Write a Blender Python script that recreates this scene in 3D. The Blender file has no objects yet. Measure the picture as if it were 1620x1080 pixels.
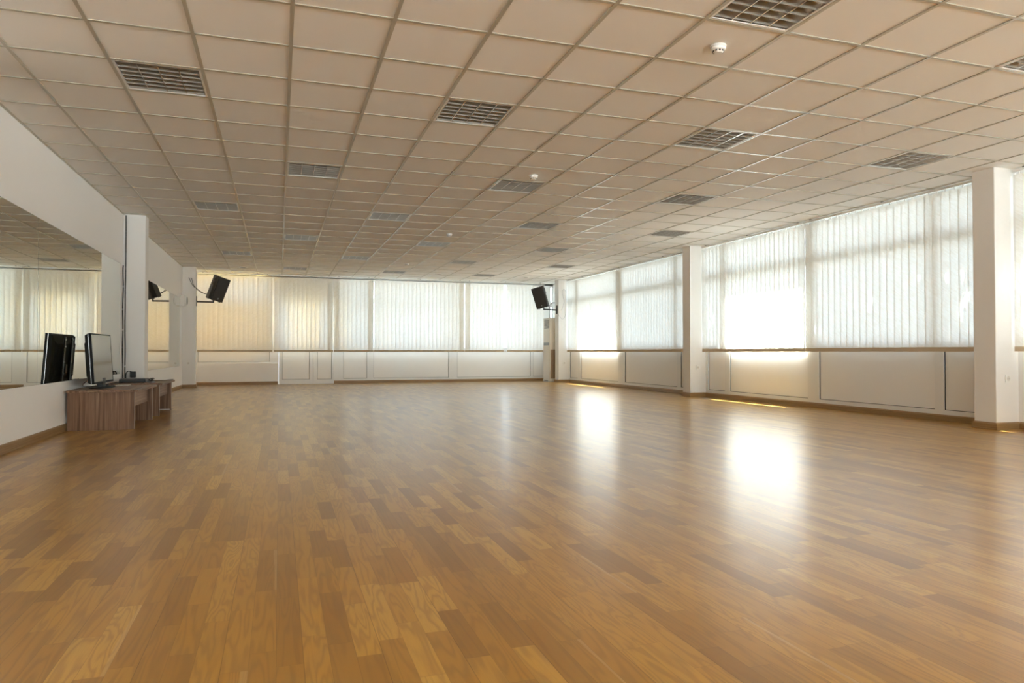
import bpy, bmesh, math, random
from mathutils import Vector, Matrix
random.seed(7)
C = bpy.context.scene.collection
R = math.radians
H = 2.889                       # ceiling height
XL, XR, YB, YR = -2.195, 7.82, 19.75, -9.0
GX, GY = -1.1337, 4.2998


def colx(c):
    return GX + .6 * c


def rowy(r):
    return GY + .6 * min(r, 6) + .612 * max(r - 6, 0)


# ------------------------------------------------------------------ materials
def nmat(name):
    m = bpy.data.materials.new(name)
    m.use_nodes = True
    nt = m.node_tree
    b = nt.nodes['Principled BSDF']
    return m, nt, b


def plain(name, col, rough=.6, metal=0., spec=.5, bump=0., bscale=200., vary=0.):
    m, nt, b = nmat(name)
    b.inputs['Base Color'].default_value = (*col, 1)
    b.inputs['Roughness'].default_value = rough
    b.inputs['Metallic'].default_value = metal
    b.inputs['Specular IOR Level'].default_value = spec
    tc = nt.nodes.new('ShaderNodeTexCoord')
    if vary:
        n = nt.nodes.new('ShaderNodeTexNoise')
        n.inputs['Scale'].default_value = 1.7
        n.inputs['Detail'].default_value = 4
        nt.links.new(tc.outputs['Object'], n.inputs['Vector'])
        mx = nt.nodes.new('ShaderNodeMix')
        mx.data_type = 'RGBA'
        mx.inputs['A'].default_value = (*[c * (1 - vary) for c in col], 1)
        mx.inputs['B'].default_value = (*[min(1, c * (1 + vary)) for c in col], 1)
        nt.links.new(n.outputs['Fac'], mx.inputs['Factor'])
        nt.links.new(mx.outputs['Result'], b.inputs['Base Color'])
    if bump:
        n = nt.nodes.new('ShaderNodeTexNoise')
        n.inputs['Scale'].default_value = bscale
        n.inputs['Detail'].default_value = 3
        nt.links.new(tc.outputs['Object'], n.inputs['Vector'])
        bp = nt.nodes.new('ShaderNodeBump')
        bp.inputs['Strength'].default_value = bump
        bp.inputs['Distance'].default_value = .002
        nt.links.new(n.outputs['Fac'], bp.inputs['Height'])
        nt.links.new(bp.outputs['Normal'], b.inputs['Normal'])
    return m


class NG:
    """tiny helper to write math nodes"""
    def __init__(s, nt):
        s.nt = nt

    def m(s, op, a, b=0., c=0.):
        n = s.nt.nodes.new('ShaderNodeMath')
        n.operation = op
        for i, v in enumerate((a, b, c)):
            if hasattr(v, 'links') or hasattr(v, 'is_output'):
                s.nt.links.new(v, n.inputs[i])
            else:
                n.inputs[i].default_value = v
        return n.outputs[0]

    def comb(s, x, y, z=0.):
        n = s.nt.nodes.new('ShaderNodeCombineXYZ')
        for i, v in enumerate((x, y, z)):
            if hasattr(v, 'is_output'):
                s.nt.links.new(v, n.inputs[i])
            else:
                n.inputs[i].default_value = v
        return n.outputs[0]

    def white(s, vec):
        n = s.nt.nodes.new('ShaderNodeTexWhiteNoise')
        n.noise_dimensions = '3D'
        s.nt.links.new(vec, n.inputs['Vector'])
        return n.outputs['Value'], n.outputs['Color']

    def noise(s, vec, scale, detail=3, rough=.5, dist=0.):
        n = s.nt.nodes.new('ShaderNodeTexNoise')
        n.inputs['Scale'].default_value = scale
        n.inputs['Detail'].default_value = detail
        n.inputs['Roughness'].default_value = rough
        n.inputs['Distortion'].default_value = dist
        s.nt.links.new(vec, n.inputs['Vector'])
        return n.outputs['Fac']

    def ramp(s, fac, stops):
        n = s.nt.nodes.new('ShaderNodeValToRGB')
        e = n.color_ramp.elements
        while len(e) < len(stops):
            e.new(.5)
        for i, (p, c) in enumerate(stops):
            e[i].position = p
            e[i].color = (*c, 1)
        s.nt.links.new(fac, n.inputs['Fac'])
        return n.outputs['Color']

    def mix(s, fac, a, b, mode='MIX'):
        n = s.nt.nodes.new('ShaderNodeMix')
        n.data_type = 'RGBA'
        n.blend_type = mode
        for k, v in (('Factor', fac), ('A', a), ('B', b)):
            if hasattr(v, 'is_output'):
                s.nt.links.new(v, n.inputs[k])
            else:
                n.inputs[k].default_value = v if k == 'Factor' else (*v, 1)
        return n.outputs['Result']


def parquet():
    m, nt, b = nmat('oak_parquet')
    g = NG(nt)
    geo = nt.nodes.new('ShaderNodeNewGeometry')
    sp = nt.nodes.new('ShaderNodeSeparateXYZ')
    nt.links.new(geo.outputs['Position'], sp.inputs[0])
    x, y = sp.outputs[0], sp.outputs[1]
    w = .0715
    sx = g.m('DIVIDE', g.m('ADD', x, 10.013), w)
    s = g.m('FLOOR', sx)
    fx = g.m('FRACT', sx)
    rs, _ = g.white(g.comb(s, 3.7))
    ln = g.m('ADD', .36, g.m('MULTIPLY', rs, .22))
    yy = g.m('ADD', g.m('DIVIDE', g.m('ADD', y, 20.), ln), g.m('MULTIPLY', rs, 37.3))
    k = g.m('FLOOR', yy)
    fy = g.m('FRACT', yy)
    rv, rc = g.white(g.comb(s, k, 1.))
    rv2, _ = g.white(g.comb(s, k, 9.))
    # base tone of each stave
    tone = g.ramp(rv, [(0., (.285, .130, .013)), (.14, (.385, .187, .021)), (.5, (.49, .252, .030)),
                       (.86, (.575, .312, .044)), (1., (.68, .40, .075))])
    # cathedral grain, distorted, long along y, different in every stave
    off = g.m('MULTIPLY', rv2, 91.)
    gv = g.comb(g.m('ADD', g.m('MULTIPLY', x, 26.), off), g.m('MULTIPLY', y, g.m('ADD', 1.1, g.m('MULTIPLY', rv, 2.2))), off)
    big = g.noise(gv, .55, 2, .45, .25)
    rings = g.m('SINE', g.m('MULTIPLY', big, g.m('ADD', 34., g.m('MULTIPLY', rv2, 46.))))
    rings = g.m('POWER', g.m('ADD', g.m('MULTIPLY', rings, .5), .5), 2.2)
    fine = g.noise(g.comb(g.m('ADD', g.m('MULTIPLY', x, 420.), off), g.m('MULTIPLY', y, 9.), off), 1., 3, .6)
    col = g.mix(g.m('MULTIPLY', rings, .40), tone, (.20, .092, .021))
    col = g.mix(g.m('MULTIPLY', g.m('SUBTRACT', 1., fine), .42), col, (.27, .13, .031))
    cloud = g.noise(g.comb(g.m('MULTIPLY', x, 3.), g.m('MULTIPLY', y, 1.4), off), 1.3, 3, .5)
    col = g.mix(g.m('MULTIPLY', cloud, .20), col, (.62, .39, .11))
    # pale sap wood edges on a few staves
    sap = g.m('MULTIPLY', g.m('GREATER_THAN', rv2, .965), g.m('GREATER_THAN', g.m('ADD', fx, g.m('MULTIPLY', big, .5)), 1.12))
    col = g.mix(g.m('MULTIPLY', sap, .35), col, (.62, .43, .22))
    # joints
    ex = g.m('MINIMUM', fx, g.m('SUBTRACT', 1., fx))
    jx = g.m('LESS_THAN', ex, .011)
    ey = g.m('MULTIPLY', g.m('MINIMUM', fy, g.m('SUBTRACT', 1., fy)), ln)
    jy = g.m('LESS_THAN', ey, .0008)
    bx = g.m('FRACT', g.m('DIVIDE', g.m('ADD', s, .5), 3.))
    first = g.m('LESS_THAN', bx, .3)
    board = g.m('MULTIPLY', g.m('LESS_THAN', fx, .022), first)
    j = g.m('MAXIMUM', jx, jy)
    col = g.mix(g.m('MULTIPLY', j, .32), col, (.10, .045, .015))
    col = g.mix(g.m('MULTIPLY', board, .40), col, (.07, .03, .012))
    # small knots
    vor = nt.nodes.new('ShaderNodeTexVoronoi')
    vor.inputs['Scale'].default_value = 1.
    nt.links.new(g.comb(g.m('MULTIPLY', x, 2.1), g.m('MULTIPLY', y, 1.2), 0.), vor.inputs['Vector'])
    kn = g.m('LESS_THAN', vor.outputs['Distance'], .018)
    col = g.mix(g.m('MULTIPLY', kn, .8), col, (.05, .025, .01))
    nt.links.new(col, b.inputs['Base Color'])
    rn = g.noise(g.comb(g.m('MULTIPLY', x, 5.), g.m('MULTIPLY', y, 2.)), 1., 4, .6)
    nt.links.new(g.m('ADD', FLOOR_ROUGH, g.m('MULTIPLY', rn, .02)), b.inputs['Roughness'])
    b.inputs['Specular IOR Level'].default_value = .5
    b.inputs['IOR'].default_value = 1.42
    b.inputs['Coat Weight'].default_value = .55
    b.inputs['Coat Roughness'].default_value = .25
    b.inputs['Coat IOR'].default_value = 1.5
    # lacquer relief: ripples across the boards, eased board edges
    rip = g.noise(g.comb(g.m('MULTIPLY', x, 11.), g.m('MULTIPLY', y, 42.), off), 1., 2, .5)
    rip2 = g.noise(g.comb(g.m('MULTIPLY', x, 160.), g.m('MULTIPLY', y, 30.), off), 1., 2, .5)
    tilt = g.m('MULTIPLY', g.m('SUBTRACT', rv2, .5), g.m('MULTIPLY', fx, .03))
    hgt = g.m('ADD', g.m('ADD', g.m('MULTIPLY', rip, .12), g.m('MULTIPLY', rip2, .05)), tilt)
    edge = g.m('SUBTRACT', 1., g.m('MINIMUM', 1., g.m('MULTIPLY', fx, 22.)))
    hgt = g.m('SUBTRACT', hgt, g.m('MULTIPLY', g.m('MULTIPLY', edge, first), .45))
    bp = nt.nodes.new('ShaderNodeBump')
    bp.inputs['Strength'].default_value = .22
    bp.inputs['Distance'].default_value = .0011
    nt.links.new(hgt, bp.inputs['Height'])
    nt.links.new(bp.outputs['Normal'], b.inputs['Normal'])
    nt.links.new(bp.outputs['Normal'], b.inputs['Coat Normal'])
    return m


def zebra(name, axis, dark=1.):
    """walnut-coloured streaky laminate, grain along the axis given"""
    m, nt, b = nmat(name)
    g = NG(nt)
    tc = nt.nodes.new('ShaderNodeTexCoord')
    sp = nt.nodes.new('ShaderNodeSeparateXYZ')
    nt.links.new(tc.outputs['Object'], sp.inputs[0])
    sc = [38., 38., 38.]
    sc[axis] = 1.1
    v = g.comb(*[g.m('MULTIPLY', sp.outputs[i], sc[i]) for i in range(3)])
    n1 = g.noise(v, 1., 4, .65, .6)
    sc2 = [150., 150., 150.]
    sc2[axis] = 4.
    v2 = g.comb(*[g.m('MULTIPLY', sp.outputs[i], sc2[i]) for i in range(3)])
    n2 = g.noise(v2, 1., 3, .6)
    d = dark
    col = g.ramp(n1, [(.28, (.105 * d, .050 * d, .025 * d)), (.44, (.22 * d, .118 * d, .064 * d)), (.56, (.30 * d, .172 * d, .100 * d)), (.72, (.42 * d, .265 * d, .165 * d))])
    col = g.mix(g.m('MULTIPLY', n2, .35), col, (.10 * d, .055 * d, .032 * d))
    nt.links.new(col, b.inputs['Base Color'])
    b.inputs['Roughness'].default_value = .42
    return m


def oak_trim():
    m, nt, b = nmat('oak_skirting')
    g = NG(nt)
    tc = nt.nodes.new('ShaderNodeTexCoord')
    sp = nt.nodes.new('ShaderNodeSeparateXYZ')
    nt.links.new(tc.outputs['Object'], sp.inputs[0])
    v = g.comb(g.m('MULTIPLY', sp.outputs[0], 2.), g.m('MULTIPLY', sp.outputs[1], 2.), g.m('MULTIPLY', sp.outputs[2], 90.))
    n = g.noise(v, 1., 4, .6, .3)
    nt.links.new(g.ramp(n, [(.3, (.24, .135, .052)), (.7, (.37, .235, .105))]), b.inputs['Base Color'])
    b.inputs['Roughness'].default_value = .38
    return m


def fabric():
    """cream woven slat cloth: lets light through, no see-through"""
    m = bpy.data.materials.new('blind_fabric')
    m.use_nodes = True
    nt = m.node_tree
    nt.nodes.clear()
    g = NG(nt)
    out = nt.nodes.new('ShaderNodeOutputMaterial')
    tc = nt.nodes.new('ShaderNodeTexCoord')
    oi = nt.nodes.new('ShaderNodeObjectInfo')
    sp = nt.nodes.new('ShaderNodeSeparateXYZ')
    nt.links.new(tc.outputs['Object'], sp.inputs[0])
    h = g.m('ADD', sp.outputs[0], sp.outputs[1])
    a = g.m('ADD', g.m('MULTIPLY', h, .8), g.m('MULTIPLY', sp.outputs[2], .6))
    c = g.m('SUBTRACT', g.m('MULTIPLY', h, .6), g.m('MULTIPLY', sp.outputs[2], .8))
    off = g.m('MULTIPLY', oi.outputs['Random'], 40.)
    streak = g.noise(g.comb(g.m('MULTIPLY', c, 75.), g.m('MULTIPLY', a, 9.), off), 1., 3, .6)
    weave = g.noise(g.comb(g.m('MULTIPLY', h, 500.), g.m('MULTIPLY', sp.outputs[2], 60.), off), 1., 2, .5)
    f = g.m('ADD', g.m('MULTIPLY', streak, .7), g.m('MULTIPLY', weave, .3))
    col = g.ramp(f, [(.34, FAB_A), (.62, FAB_B)])
    d = nt.nodes.new('ShaderNodeBsdfDiffuse')
    t = nt.nodes.new('ShaderNodeBsdfTranslucent')
    mx = nt.nodes.new('ShaderNodeMixShader')
    mx.inputs[0].default_value = .27
    nt.links.new(col, d.inputs['Color'])
    nt.links.new(col, t.inputs['Color'])
    nt.links.new(d.outputs[0], mx.inputs[1])
    nt.links.new(t.outputs[0], mx.inputs[2])
    nt.links.new(mx.outputs[0], out.inputs['Surface'])
    return m


def glass(name, tint):
    m = bpy.data.materials.new(name)
    m.use_nodes = True
    nt = m.node_tree
    nt.nodes.clear()
    out = nt.nodes.new('ShaderNodeOutputMaterial')
    tr = nt.nodes.new('ShaderNodeBsdfTransparent')
    tr.inputs['Color'].default_value = (*tint, 1)
    gl = nt.nodes.new('ShaderNodeBsdfGlossy')
    gl.inputs['Roughness'].default_value = .02
    g = NG(nt)
    lw = nt.nodes.new('ShaderNodeLayerWeight')
    lw.inputs['Blend'].default_value = .5
    fr = g.m('ADD', .035, g.m('MULTIPLY', .9, g.m('POWER', lw.outputs['Facing'], 5.)))
    mx = nt.nodes.new('ShaderNodeMixShader')
    nt.links.new(fr, mx.inputs[0])
    nt.links.new(tr.outputs[0], mx.inputs[1])
    nt.links.new(gl.outputs[0], mx.inputs[2])
    nt.links.new(mx.outputs[0], out.inputs['Surface'])
    return m


FLOOR_ROUGH = .277
FAB_A, FAB_B = (.87, .835, .76), (.95, .935, .895)
M = dict(
    wall=plain('wall_paint', (.92, .905, .88), .85, bump=.08, bscale=120, vary=.012),
    pillar=plain('pillar_paint', (.85, .83, .80), .85, bump=.06, bscale=120, vary=.012),
    tile=plain('ceiling_tile', (.86, .84, .80), .9, bump=.25, bscale=420, vary=.012),
    grid=plain('ceiling_grid_enamel', (.47, .435, .355), .277, spec=.75),
    pvc=plain('white_pvc', (.84, .84, .83), .3),
    panel=plain('spandrel_panel', (.89, .88, .86), .38, vary=.01),
    gasket=plain('dark_gasket', (.06, .065, .07), .5),
    floor=parquet(), skirt=oak_trim(),
    fabric=fabric(),
    pocket=plain('slat_weight_cloth', (.64, .53, .385), .85, bump=.3, bscale=500, vary=.10),
    rail=plain('blind_rail_white', (.84, .83, .80), .3),
    clip=plain('grey_clip', (.18, .17, .17), .5),
    glass=glass('window_glass', (.93, .97, .96)),
    mirror=plain('mirror_silver', (.80, .815, .755), .0, 1.),
    mirror_edge=plain('mirror_edge', (.10, .13, .11), .3),
    alu=plain('louvre_aluminium', (.84, .83, .82), .18, 1.),
    blade=plain('blade_aluminium', (.44, .405, .35), .40, .55),
    alu_in=plain('reflector_aluminium', (.58, .56, .53), .32, 1.),
    tube=plain('tube_glass', (.86, .85, .82), .25),
    troffer=plain('troffer_enamel', (.84, .82, .78), .35),
    detector=plain('detector_plastic', (.84, .83, .80), .4),
    dark=plain('dark_plastic', (.03, .028, .026), .4),
    black=plain('black_plastic', (.016, .015, .015), .38),
    gloss=plain('gloss_black', (.009, .009, .010), .5, spec=.2),
    screen=plain('screen_panel', (.05, .048, .046), .10, spec=.9),
    tvback=plain('tv_back_grey', (.024, .024, .021), .62, spec=.2, bump=.1),
    silver=plain('silver_line', (.6, .6, .6), .25, .8),
    metal=plain('black_steel', (.02, .018, .018), .45, .3),
    grille=plain('speaker_grille', (.026, .022, .019), .55, bump=.8, bscale=600),
    cable=plain('black_cable', (.012, .012, .011), .6, spec=.25),
    greycable=plain('grey_cable', (.42, .42, .45), .5),
    whitecable=plain('white_cable', (.72, .72, .70), .5),
    desk_v=zebra('laminate_upright', 2), desk_t=zebra('laminate_top', 1, 1.05), desk_b=zebra('laminate_board', 1, 1.15),
    edgeline=plain('worn_edge', (.42, .36, .30), .5),
    edgeband=plain('laminate_edge', (.42, .31, .22), .5),
    paleedge=plain('pale_edge', (.72, .68, .62), .5),
    socket=plain('socket_plastic', (.85, .84, .80), .35),
    acbody=plain('ac_cream', (.76, .71, .62), .45),
    acgrey=plain('ac_grey', (.27, .28, .28), .4),
    acside=plain('ac_intake', (.36, .26, .17), .7),
    paper=plain('pale_paper', (.66, .60, .55), .6),
    ochre=plain('ochre_render', (.86, .54, .12), .9, vary=.06),
    paving=plain('paving', (.03, .032, .03), .9, vary=.08),
    bounce_ground=plain('bounce_ground_pale', (.37, .36, .345), .9, vary=.06),  # pale surface for the added light-bouncing ground behind the camera
    concrete=plain('roof_concrete', (.55, .54, .52), .9),
    leaf=plain('leaf_green', (.06, .11, .03), .6),
    bark=plain('bark', (.10, .07, .05), .9),
)


# ------------------------------------------------------------------ mesh builder
class MB:
    def __init__(s):
        s.v, s.f = [], []

    def add(s, vs, fs):
        o = len(s.v)
        s.v += [tuple(v) for v in vs]
        s.f += [tuple(i + o for i in f) for f in fs]
        return s

    def box(s, x0, y0, z0, x1, y1, z1):
        x0, x1 = min(x0, x1), max(x0, x1)
        y0, y1 = min(y0, y1), max(y0, y1)
        z0, z1 = min(z0, z1), max(z0, z1)
        v = [(x, y, z) for z in (z0, z1) for y in (y0, y1) for x in (x0, x1)]
        return s.add(v, [(0, 2, 3, 1), (4, 5, 7, 6), (0, 1, 5, 4), (2, 6, 7, 3), (0, 4, 6, 2), (1, 3, 7, 5)])

    def prism(s, poly, axis, a, b):
        """poly in the two other axes (in x,y,z order), extruded along axis from a to b"""
        n = len(poly)
        vs = []
        for t in (a, b):
            for p in poly:
                q = list(p)
                q.insert(axis, t)
                vs.append(q)
        fs = [tuple(range(n)), tuple(range(2 * n - 1, n - 1, -1))]
        fs += [(i, n + i, n + (i + 1) % n, (i + 1) % n) for i in range(n)]
        return s.add(vs, fs)

    def tube(s, pts, r, n=8, closed_ends=True):
        pts = [Vector(p) for p in pts]
        rings = []
        for i, p in enumerate(pts):
            a = pts[max(i - 1, 0)]
            b = pts[min(i + 1, len(pts) - 1)]
            t = (b - a).normalized()
            u = t.cross(Vector((0, 0, 1)))
            if u.length < 1e-3:
                u = t.cross(Vector((1, 0, 0)))
            u.normalize()
            w = t.cross(u).normalized()
            rings.append([p + r * (math.cos(2 * math.pi * k / n) * u + math.sin(2 * math.pi * k / n) * w) for k in range(n)])
        vs = [v for g in rings for v in g]
        fs = []
        for i in range(len(rings) - 1):
            for k in range(n):
                fs.append((i * n + k, i * n + (k + 1) % n, (i + 1) * n + (k + 1) % n, (i + 1) * n + k))
        if closed_ends:
            fs += [tuple(range(n)), tuple(range(len(vs) - 1, len(vs) - n - 1, -1))]
        return s.add(vs, fs)

    def lathe(s, prof, c, axis='z', n=24):
        vs, fs = [], []
        for r, h in prof:
            for k in range(n):
                a = 2 * math.pi * k / n
                p = (r * math.cos(a), r * math.sin(a), h)
                if axis == 'x':
                    p = (h, p[0], p[1])
                elif axis == 'y':
                    p = (p[0], h, p[1])
                vs.append((c[0] + p[0], c[1] + p[1], c[2] + p[2]))
        for i in range(len(prof) - 1):
            for k in range(n):
                fs.append((i * n + k, i * n + (k + 1) % n, (i + 1) * n + (k + 1) % n, (i + 1) * n + k))
        fs += [tuple(range(n)), tuple(range(len(vs) - 1, len(vs) - n - 1, -1))]
        return s.add(vs, fs)

    def build(s, name, mat, parent=None, bevel=0., smooth=False, local=False):
        off = Vector((0, 0, 0))
        q = parent
        while q is not None and not local:
            off += q.location
            q = q.parent
        me = bpy.data.meshes.new(name)
        me.from_pydata([Vector(v) - off for v in s.v], [], s.f)
        bm = bmesh.new()
        bm.from_mesh(me)
        bmesh.ops.recalc_face_normals(bm, faces=bm.faces)
        bm.to_mesh(me)
        bm.free()
        me.materials.append(M[mat] if isinstance(mat, str) else mat)
        if smooth:
            for p in me.polygons:
                p.use_smooth = True
        o = bpy.data.objects.new(name, me)
        C.objects.link(o)
        if parent:
            o.parent = parent
        if bevel:
            mo = o.modifiers.new('edge', 'BEVEL')
            mo.width = bevel
            mo.segments = 2
            mo.limit_method = 'ANGLE'
        return o


def spline(pts, n=8):
    pts = [Vector(p) for p in pts]
    out = []
    for i in range(len(pts) - 1):
        p0, p1, p2, p3 = pts[max(i - 1, 0)], pts[i], pts[i + 1], pts[min(i + 2, len(pts) - 1)]
        for k in range(n):
            t = k / n
            out.append(.5 * ((2 * p1) + (p2 - p0) * t + (2 * p0 - 5 * p1 + 4 * p2 - p3) * t * t + (3 * p1 - p0 - 3 * p2 + p3) * t ** 3))
    out.append(pts[-1])
    return out


def tag(o, label, cat, group=None, kind=None):
    o['label'] = label
    o['category'] = cat
    if group:
        o['group'] = group
    if kind:
        o['kind'] = kind
    return o


def struct(o, label=None, cat=None):
    o['kind'] = 'structure'
    if label:
        o['label'] = label
        o['category'] = cat
    return o


def thing(name, loc, label, cat, group=None, rot=(0, 0, 0)):
    o = bpy.data.objects.new(name, None)
    o.empty_display_size = .1
    C.objects.link(o)
    o.location = loc
    o.rotation_euler = rot
    return tag(o, label, cat, group)


def copy_tree(o, loc, label, parent=None, dz=None):
    c = o.copy()
    C.objects.link(c)
    if parent is None:
        c.location = loc
        c['label'] = label
    else:
        c.parent = parent
    for ch in o.children:
        copy_tree(ch, None, None, c)
    return c


# ------------------------------------------------------------------ room shell
XM = 7.95
struct(MB().box(XL - .2, YR - .2, -.12, XM + .05, YB + .15, 0).build('floor', 'floor'), 'glossy oak strip parquet floor with long staves', 'floor')

lights = [(c, r) for c in (0, 4, 8, 12) for r in (2, 10, 18)] + [(c, r) for c in (2, 6, 10) for r in (6, 14, 22)] + [(6, -2), (10, -2)]
lset = set(lights)
ct = MB()
ZT = H + .005
for c in range(-2, 16):
    for r in range(-23, 27):
        if (c, r) in lset:
            continue
        x0, x1 = max(colx(c), XL - .05), min(colx(c + 1), XM)
        y0, y1 = max(rowy(r), YR - .05), min(rowy(r + 1), YB + .05)
        if x1 <= x0 or y1 <= y0:
            continue
        ct.add([(x0, y0, ZT), (x1, y0, ZT), (x1, y1, ZT), (x0, y1, ZT)], [(0, 3, 2, 1)])
ceil = struct(ct.build('ceiling', 'tile'), 'suspended ceiling of square taupe mineral tiles', 'ceiling')
tb = MB()
for c in range(-1, 16):
    x = colx(c)
    if XL < x < XM - .05:
        tb.box(x - .012, YR, H - .002, x + .012, 19.47, H + .004)
for r in range(-22, 27):
    y = rowy(r)
    if YR < y < 19.45:
        for c in range(-2, 15):
            x0, x1 = max(colx(c) + .012, XL), min(colx(c + 1) - .012, XM - .07)
            if x1 > x0:
                tb.box(x0, y - .012, H - .0012, x1, y + .012, H + .004)
tb.box(XL, YR, H - .002, XL + .022, 11.7, H + .004).box(XL, 12., H - .002, XL + .022, 18.4, H + .004)
struct(tb.build('trim_1', 'grid'), 'pale enamelled grid bars between the ceiling tiles', 'ceiling grid')
struct(MB().box(XL - .2, YR - .2, 3.12, XM, YB + .2, 3.3).box(XM, YR - .2, 2.97, 8.125, YB + .2, 3.3).build('roof', 'concrete'))

wl = MB().box(XL - .2, YR - .2, 0, XL, YB + .15, 3.12)
struct(wl.build('wall_left', 'wall'), 'plain white left wall that carries the mirrors', 'wall')
struct(MB().box(XL, YR - .2, 2.84, XM, YR, 3.12).build('wall_rear', 'wall'))
# right side: strip above the windows and the solid bay behind the camera
struct(MB().box(XR + .03, YR, H - .04, XM, YB + .1, 3.12).box(XR, YR, 0, XM, -8.5, H).box(XR, 18.70, 0, XM, YB + .1, H).build('wall_right', 'wall'))
# far side: strip above the windows and the low parapet at its left end
wb = MB().box(XL, YB, H - .04, XM, YB + .15, 3.12).box(XL, YB - .035, 0, -.03, YB + .12, .56)
struct(wb.build('wall_back', 'wall'), 'white far wall with a low parapet at its left end', 'wall')

PW = [(-.81, -.55), (5.70, 5.96), (11.77, 12.03), (18.48, 18.74)]
for i, (a, b) in enumerate(PW):
    lab = [None, 'white square pillar nearest on the right, between two blinds', 'white square pillar halfway along the window wall', 'white square pillar in the far right corner'][i]
    struct(MB().box(7.48, a, 0, XM, b, H + .03).build('pillar_%d' % (i + 1), 'pillar', bevel=.006), lab, 'pillar' if lab else None)
PL = [(5.50, 5.76), (11.71, 11.98), (18.43, 18.70)]
for i, (a, b) in enumerate(PL):
    lab = [None, 'white pillar beside the low desks on the left wall', 'white pillar at the far end of the left wall'][i]
    struct(MB().box(XL - .02, a, 0, -1.9, b, H + .03).build('pillar_%d' % (i + 5), 'pillar', bevel=.006), lab, 'pillar' if lab else None)


# skirting boards: profile with eased top
def skirt_run(mb, p, q, n):
    """from p to q on the floor, n = unit normal into the room"""
    p, q, n = Vector((*p, 0)), Vector((*q, 0)), Vector((*n, 0))
    prof = [(0, 0), (.018, 0), (.018, .062), (.012, .074), (0, .08)]
    vs = [b + n * d + Vector((0, 0, z)) for b in (p, q) for d, z in prof]
    k = len(prof)
    mb.add(vs, [tuple(range(k)), tuple(range(2 * k - 1, k - 1, -1))] + [(i, k + i, k + (i + 1) % k, (i + 1) % k) for i in range(k)])


e = .018
sk = MB()
for a, b in ((YR, 5.50 - e), (5.76 + e, 11.71 - e), (11.98 + e, 18.43 - e), (18.70 + e, YB - .035)):
    skirt_run(sk, (XL, a), (XL, b), (1, 0))
for a, b in PL:
    skirt_run(sk, (XL, a), (-1.9 + e, a), (0, -1))
    skirt_run(sk, (-1.9, a), (-1.9, b), (1, 0))
    skirt_run(sk, (XL, b), (-1.9 + e, b), (0, 1))
struct(sk.build('baseboard_left', 'skirt'), 'oak skirting board along the left wall and its pillars', 'skirting board')
sk = MB()
for a, b in ((YR, -.81 - e), (-.55 + e, 5.70 - e), (5.96 + e, 11.77 - e), (12.03 + e, 18.48 - e), (18.74 + e, YB)):
    skirt_run(sk, (XR, a), (XR, b), (-1, 0))
for a, b in PW:
    skirt_run(sk, (XR, a), (7.48 - e, a), (0, -1))
    skirt_run(sk, (7.48, a), (7.48, b), (-1, 0))
    skirt_run(sk, (XR, b), (7.48 - e, b), (0, 1))
struct(sk.build('baseboard_right', 'skirt'), 'oak skirting board under the right windows and around the pillars', 'skirting board')
sk = MB()
skirt_run(sk, (XL, YB - .035), (-.03, YB - .035), (0, -1))
skirt_run(sk, (1.43, YB), (XR, YB), (0, -1))
struct(sk.build('baseboard_back', 'skirt'), 'oak skirting board along the far wall', 'skirting board')

# ------------------------------------------------------------------ windows and door
SILL, TR0, TR1, TOP = .975, 2.21, 2.34, 2.80


def window(name, place, s0, s1, opens, label, zbot=.0, panel_from=.135, cat='window'):
    """place(s, d, z): s along the wall, d towards the room; opens: (a, b) clear openings"""
    root = bpy.data.objects.new(name, None)
    C.objects.link(root)
    root.location = place((s0 + s1) / 2, 0, 0)
    root['kind'] = 'structure'
    root['label'] = label
    root['category'] = cat

    def bx(mb, a, b, d0, d1, z0, z1):
        p, q = place(a, d0, z0), place(b, d1, z1)
        mb.box(*p, *q)
    fr = MB()
    bx(fr, s0, s1, -.07, 0, TOP, H + .002)
    bx(fr, s0, s1, -.07, 0, zbot, panel_from)
    cuts = sorted(opens)
    prev = s0
    for a, b in cuts + [(s1, s1)]:
        if a > prev + 1e-4:
            bx(fr, prev, a, -.07, 0, panel_from, TOP)
        prev = b
    for a, b in cuts:
        bx(fr, a, b, -.065, -.004, TR0, TR1)
        bx(fr, a, b, -.065, -.004, SILL - .09, SILL)
    fr.build('frame', 'pvc', root)
    gk, gl = MB(), MB()
    for a, b in cuts:
        z0, z1 = panel_from, SILL - .09
        pn = MB()
        bx(pn, a + .004, b - .004, -.05, -.022, z0 + .004, z1)
        pn.build('lower_panel', 'panel', root)
        for u0, u1, w0, w1 in ((a, a + .007, z0, z1), (b - .007, b, z0, z1), (a, b, z0, z0 + .007)):
            bx(gk, u0, u1, -.022, -.012, w0, w1)
        lo = SILL
        bx(gl, a, b, -.042, -.036, lo, TR0)
        bx(gl, a, b, -.042, -.036, TR1, TOP)
        for z in (lo, TR1):
            bx(gk, a, b, -.035, -.03, z, z + .006)
    gk.build('gasket', 'gasket', root)
    gl.build('pane', 'glass', root)
    return root


def back(s, d, z):
    return Vector((s, YB - d, z))


def right(s, d, z):
    return Vector((XR - d, s, z))


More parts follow.
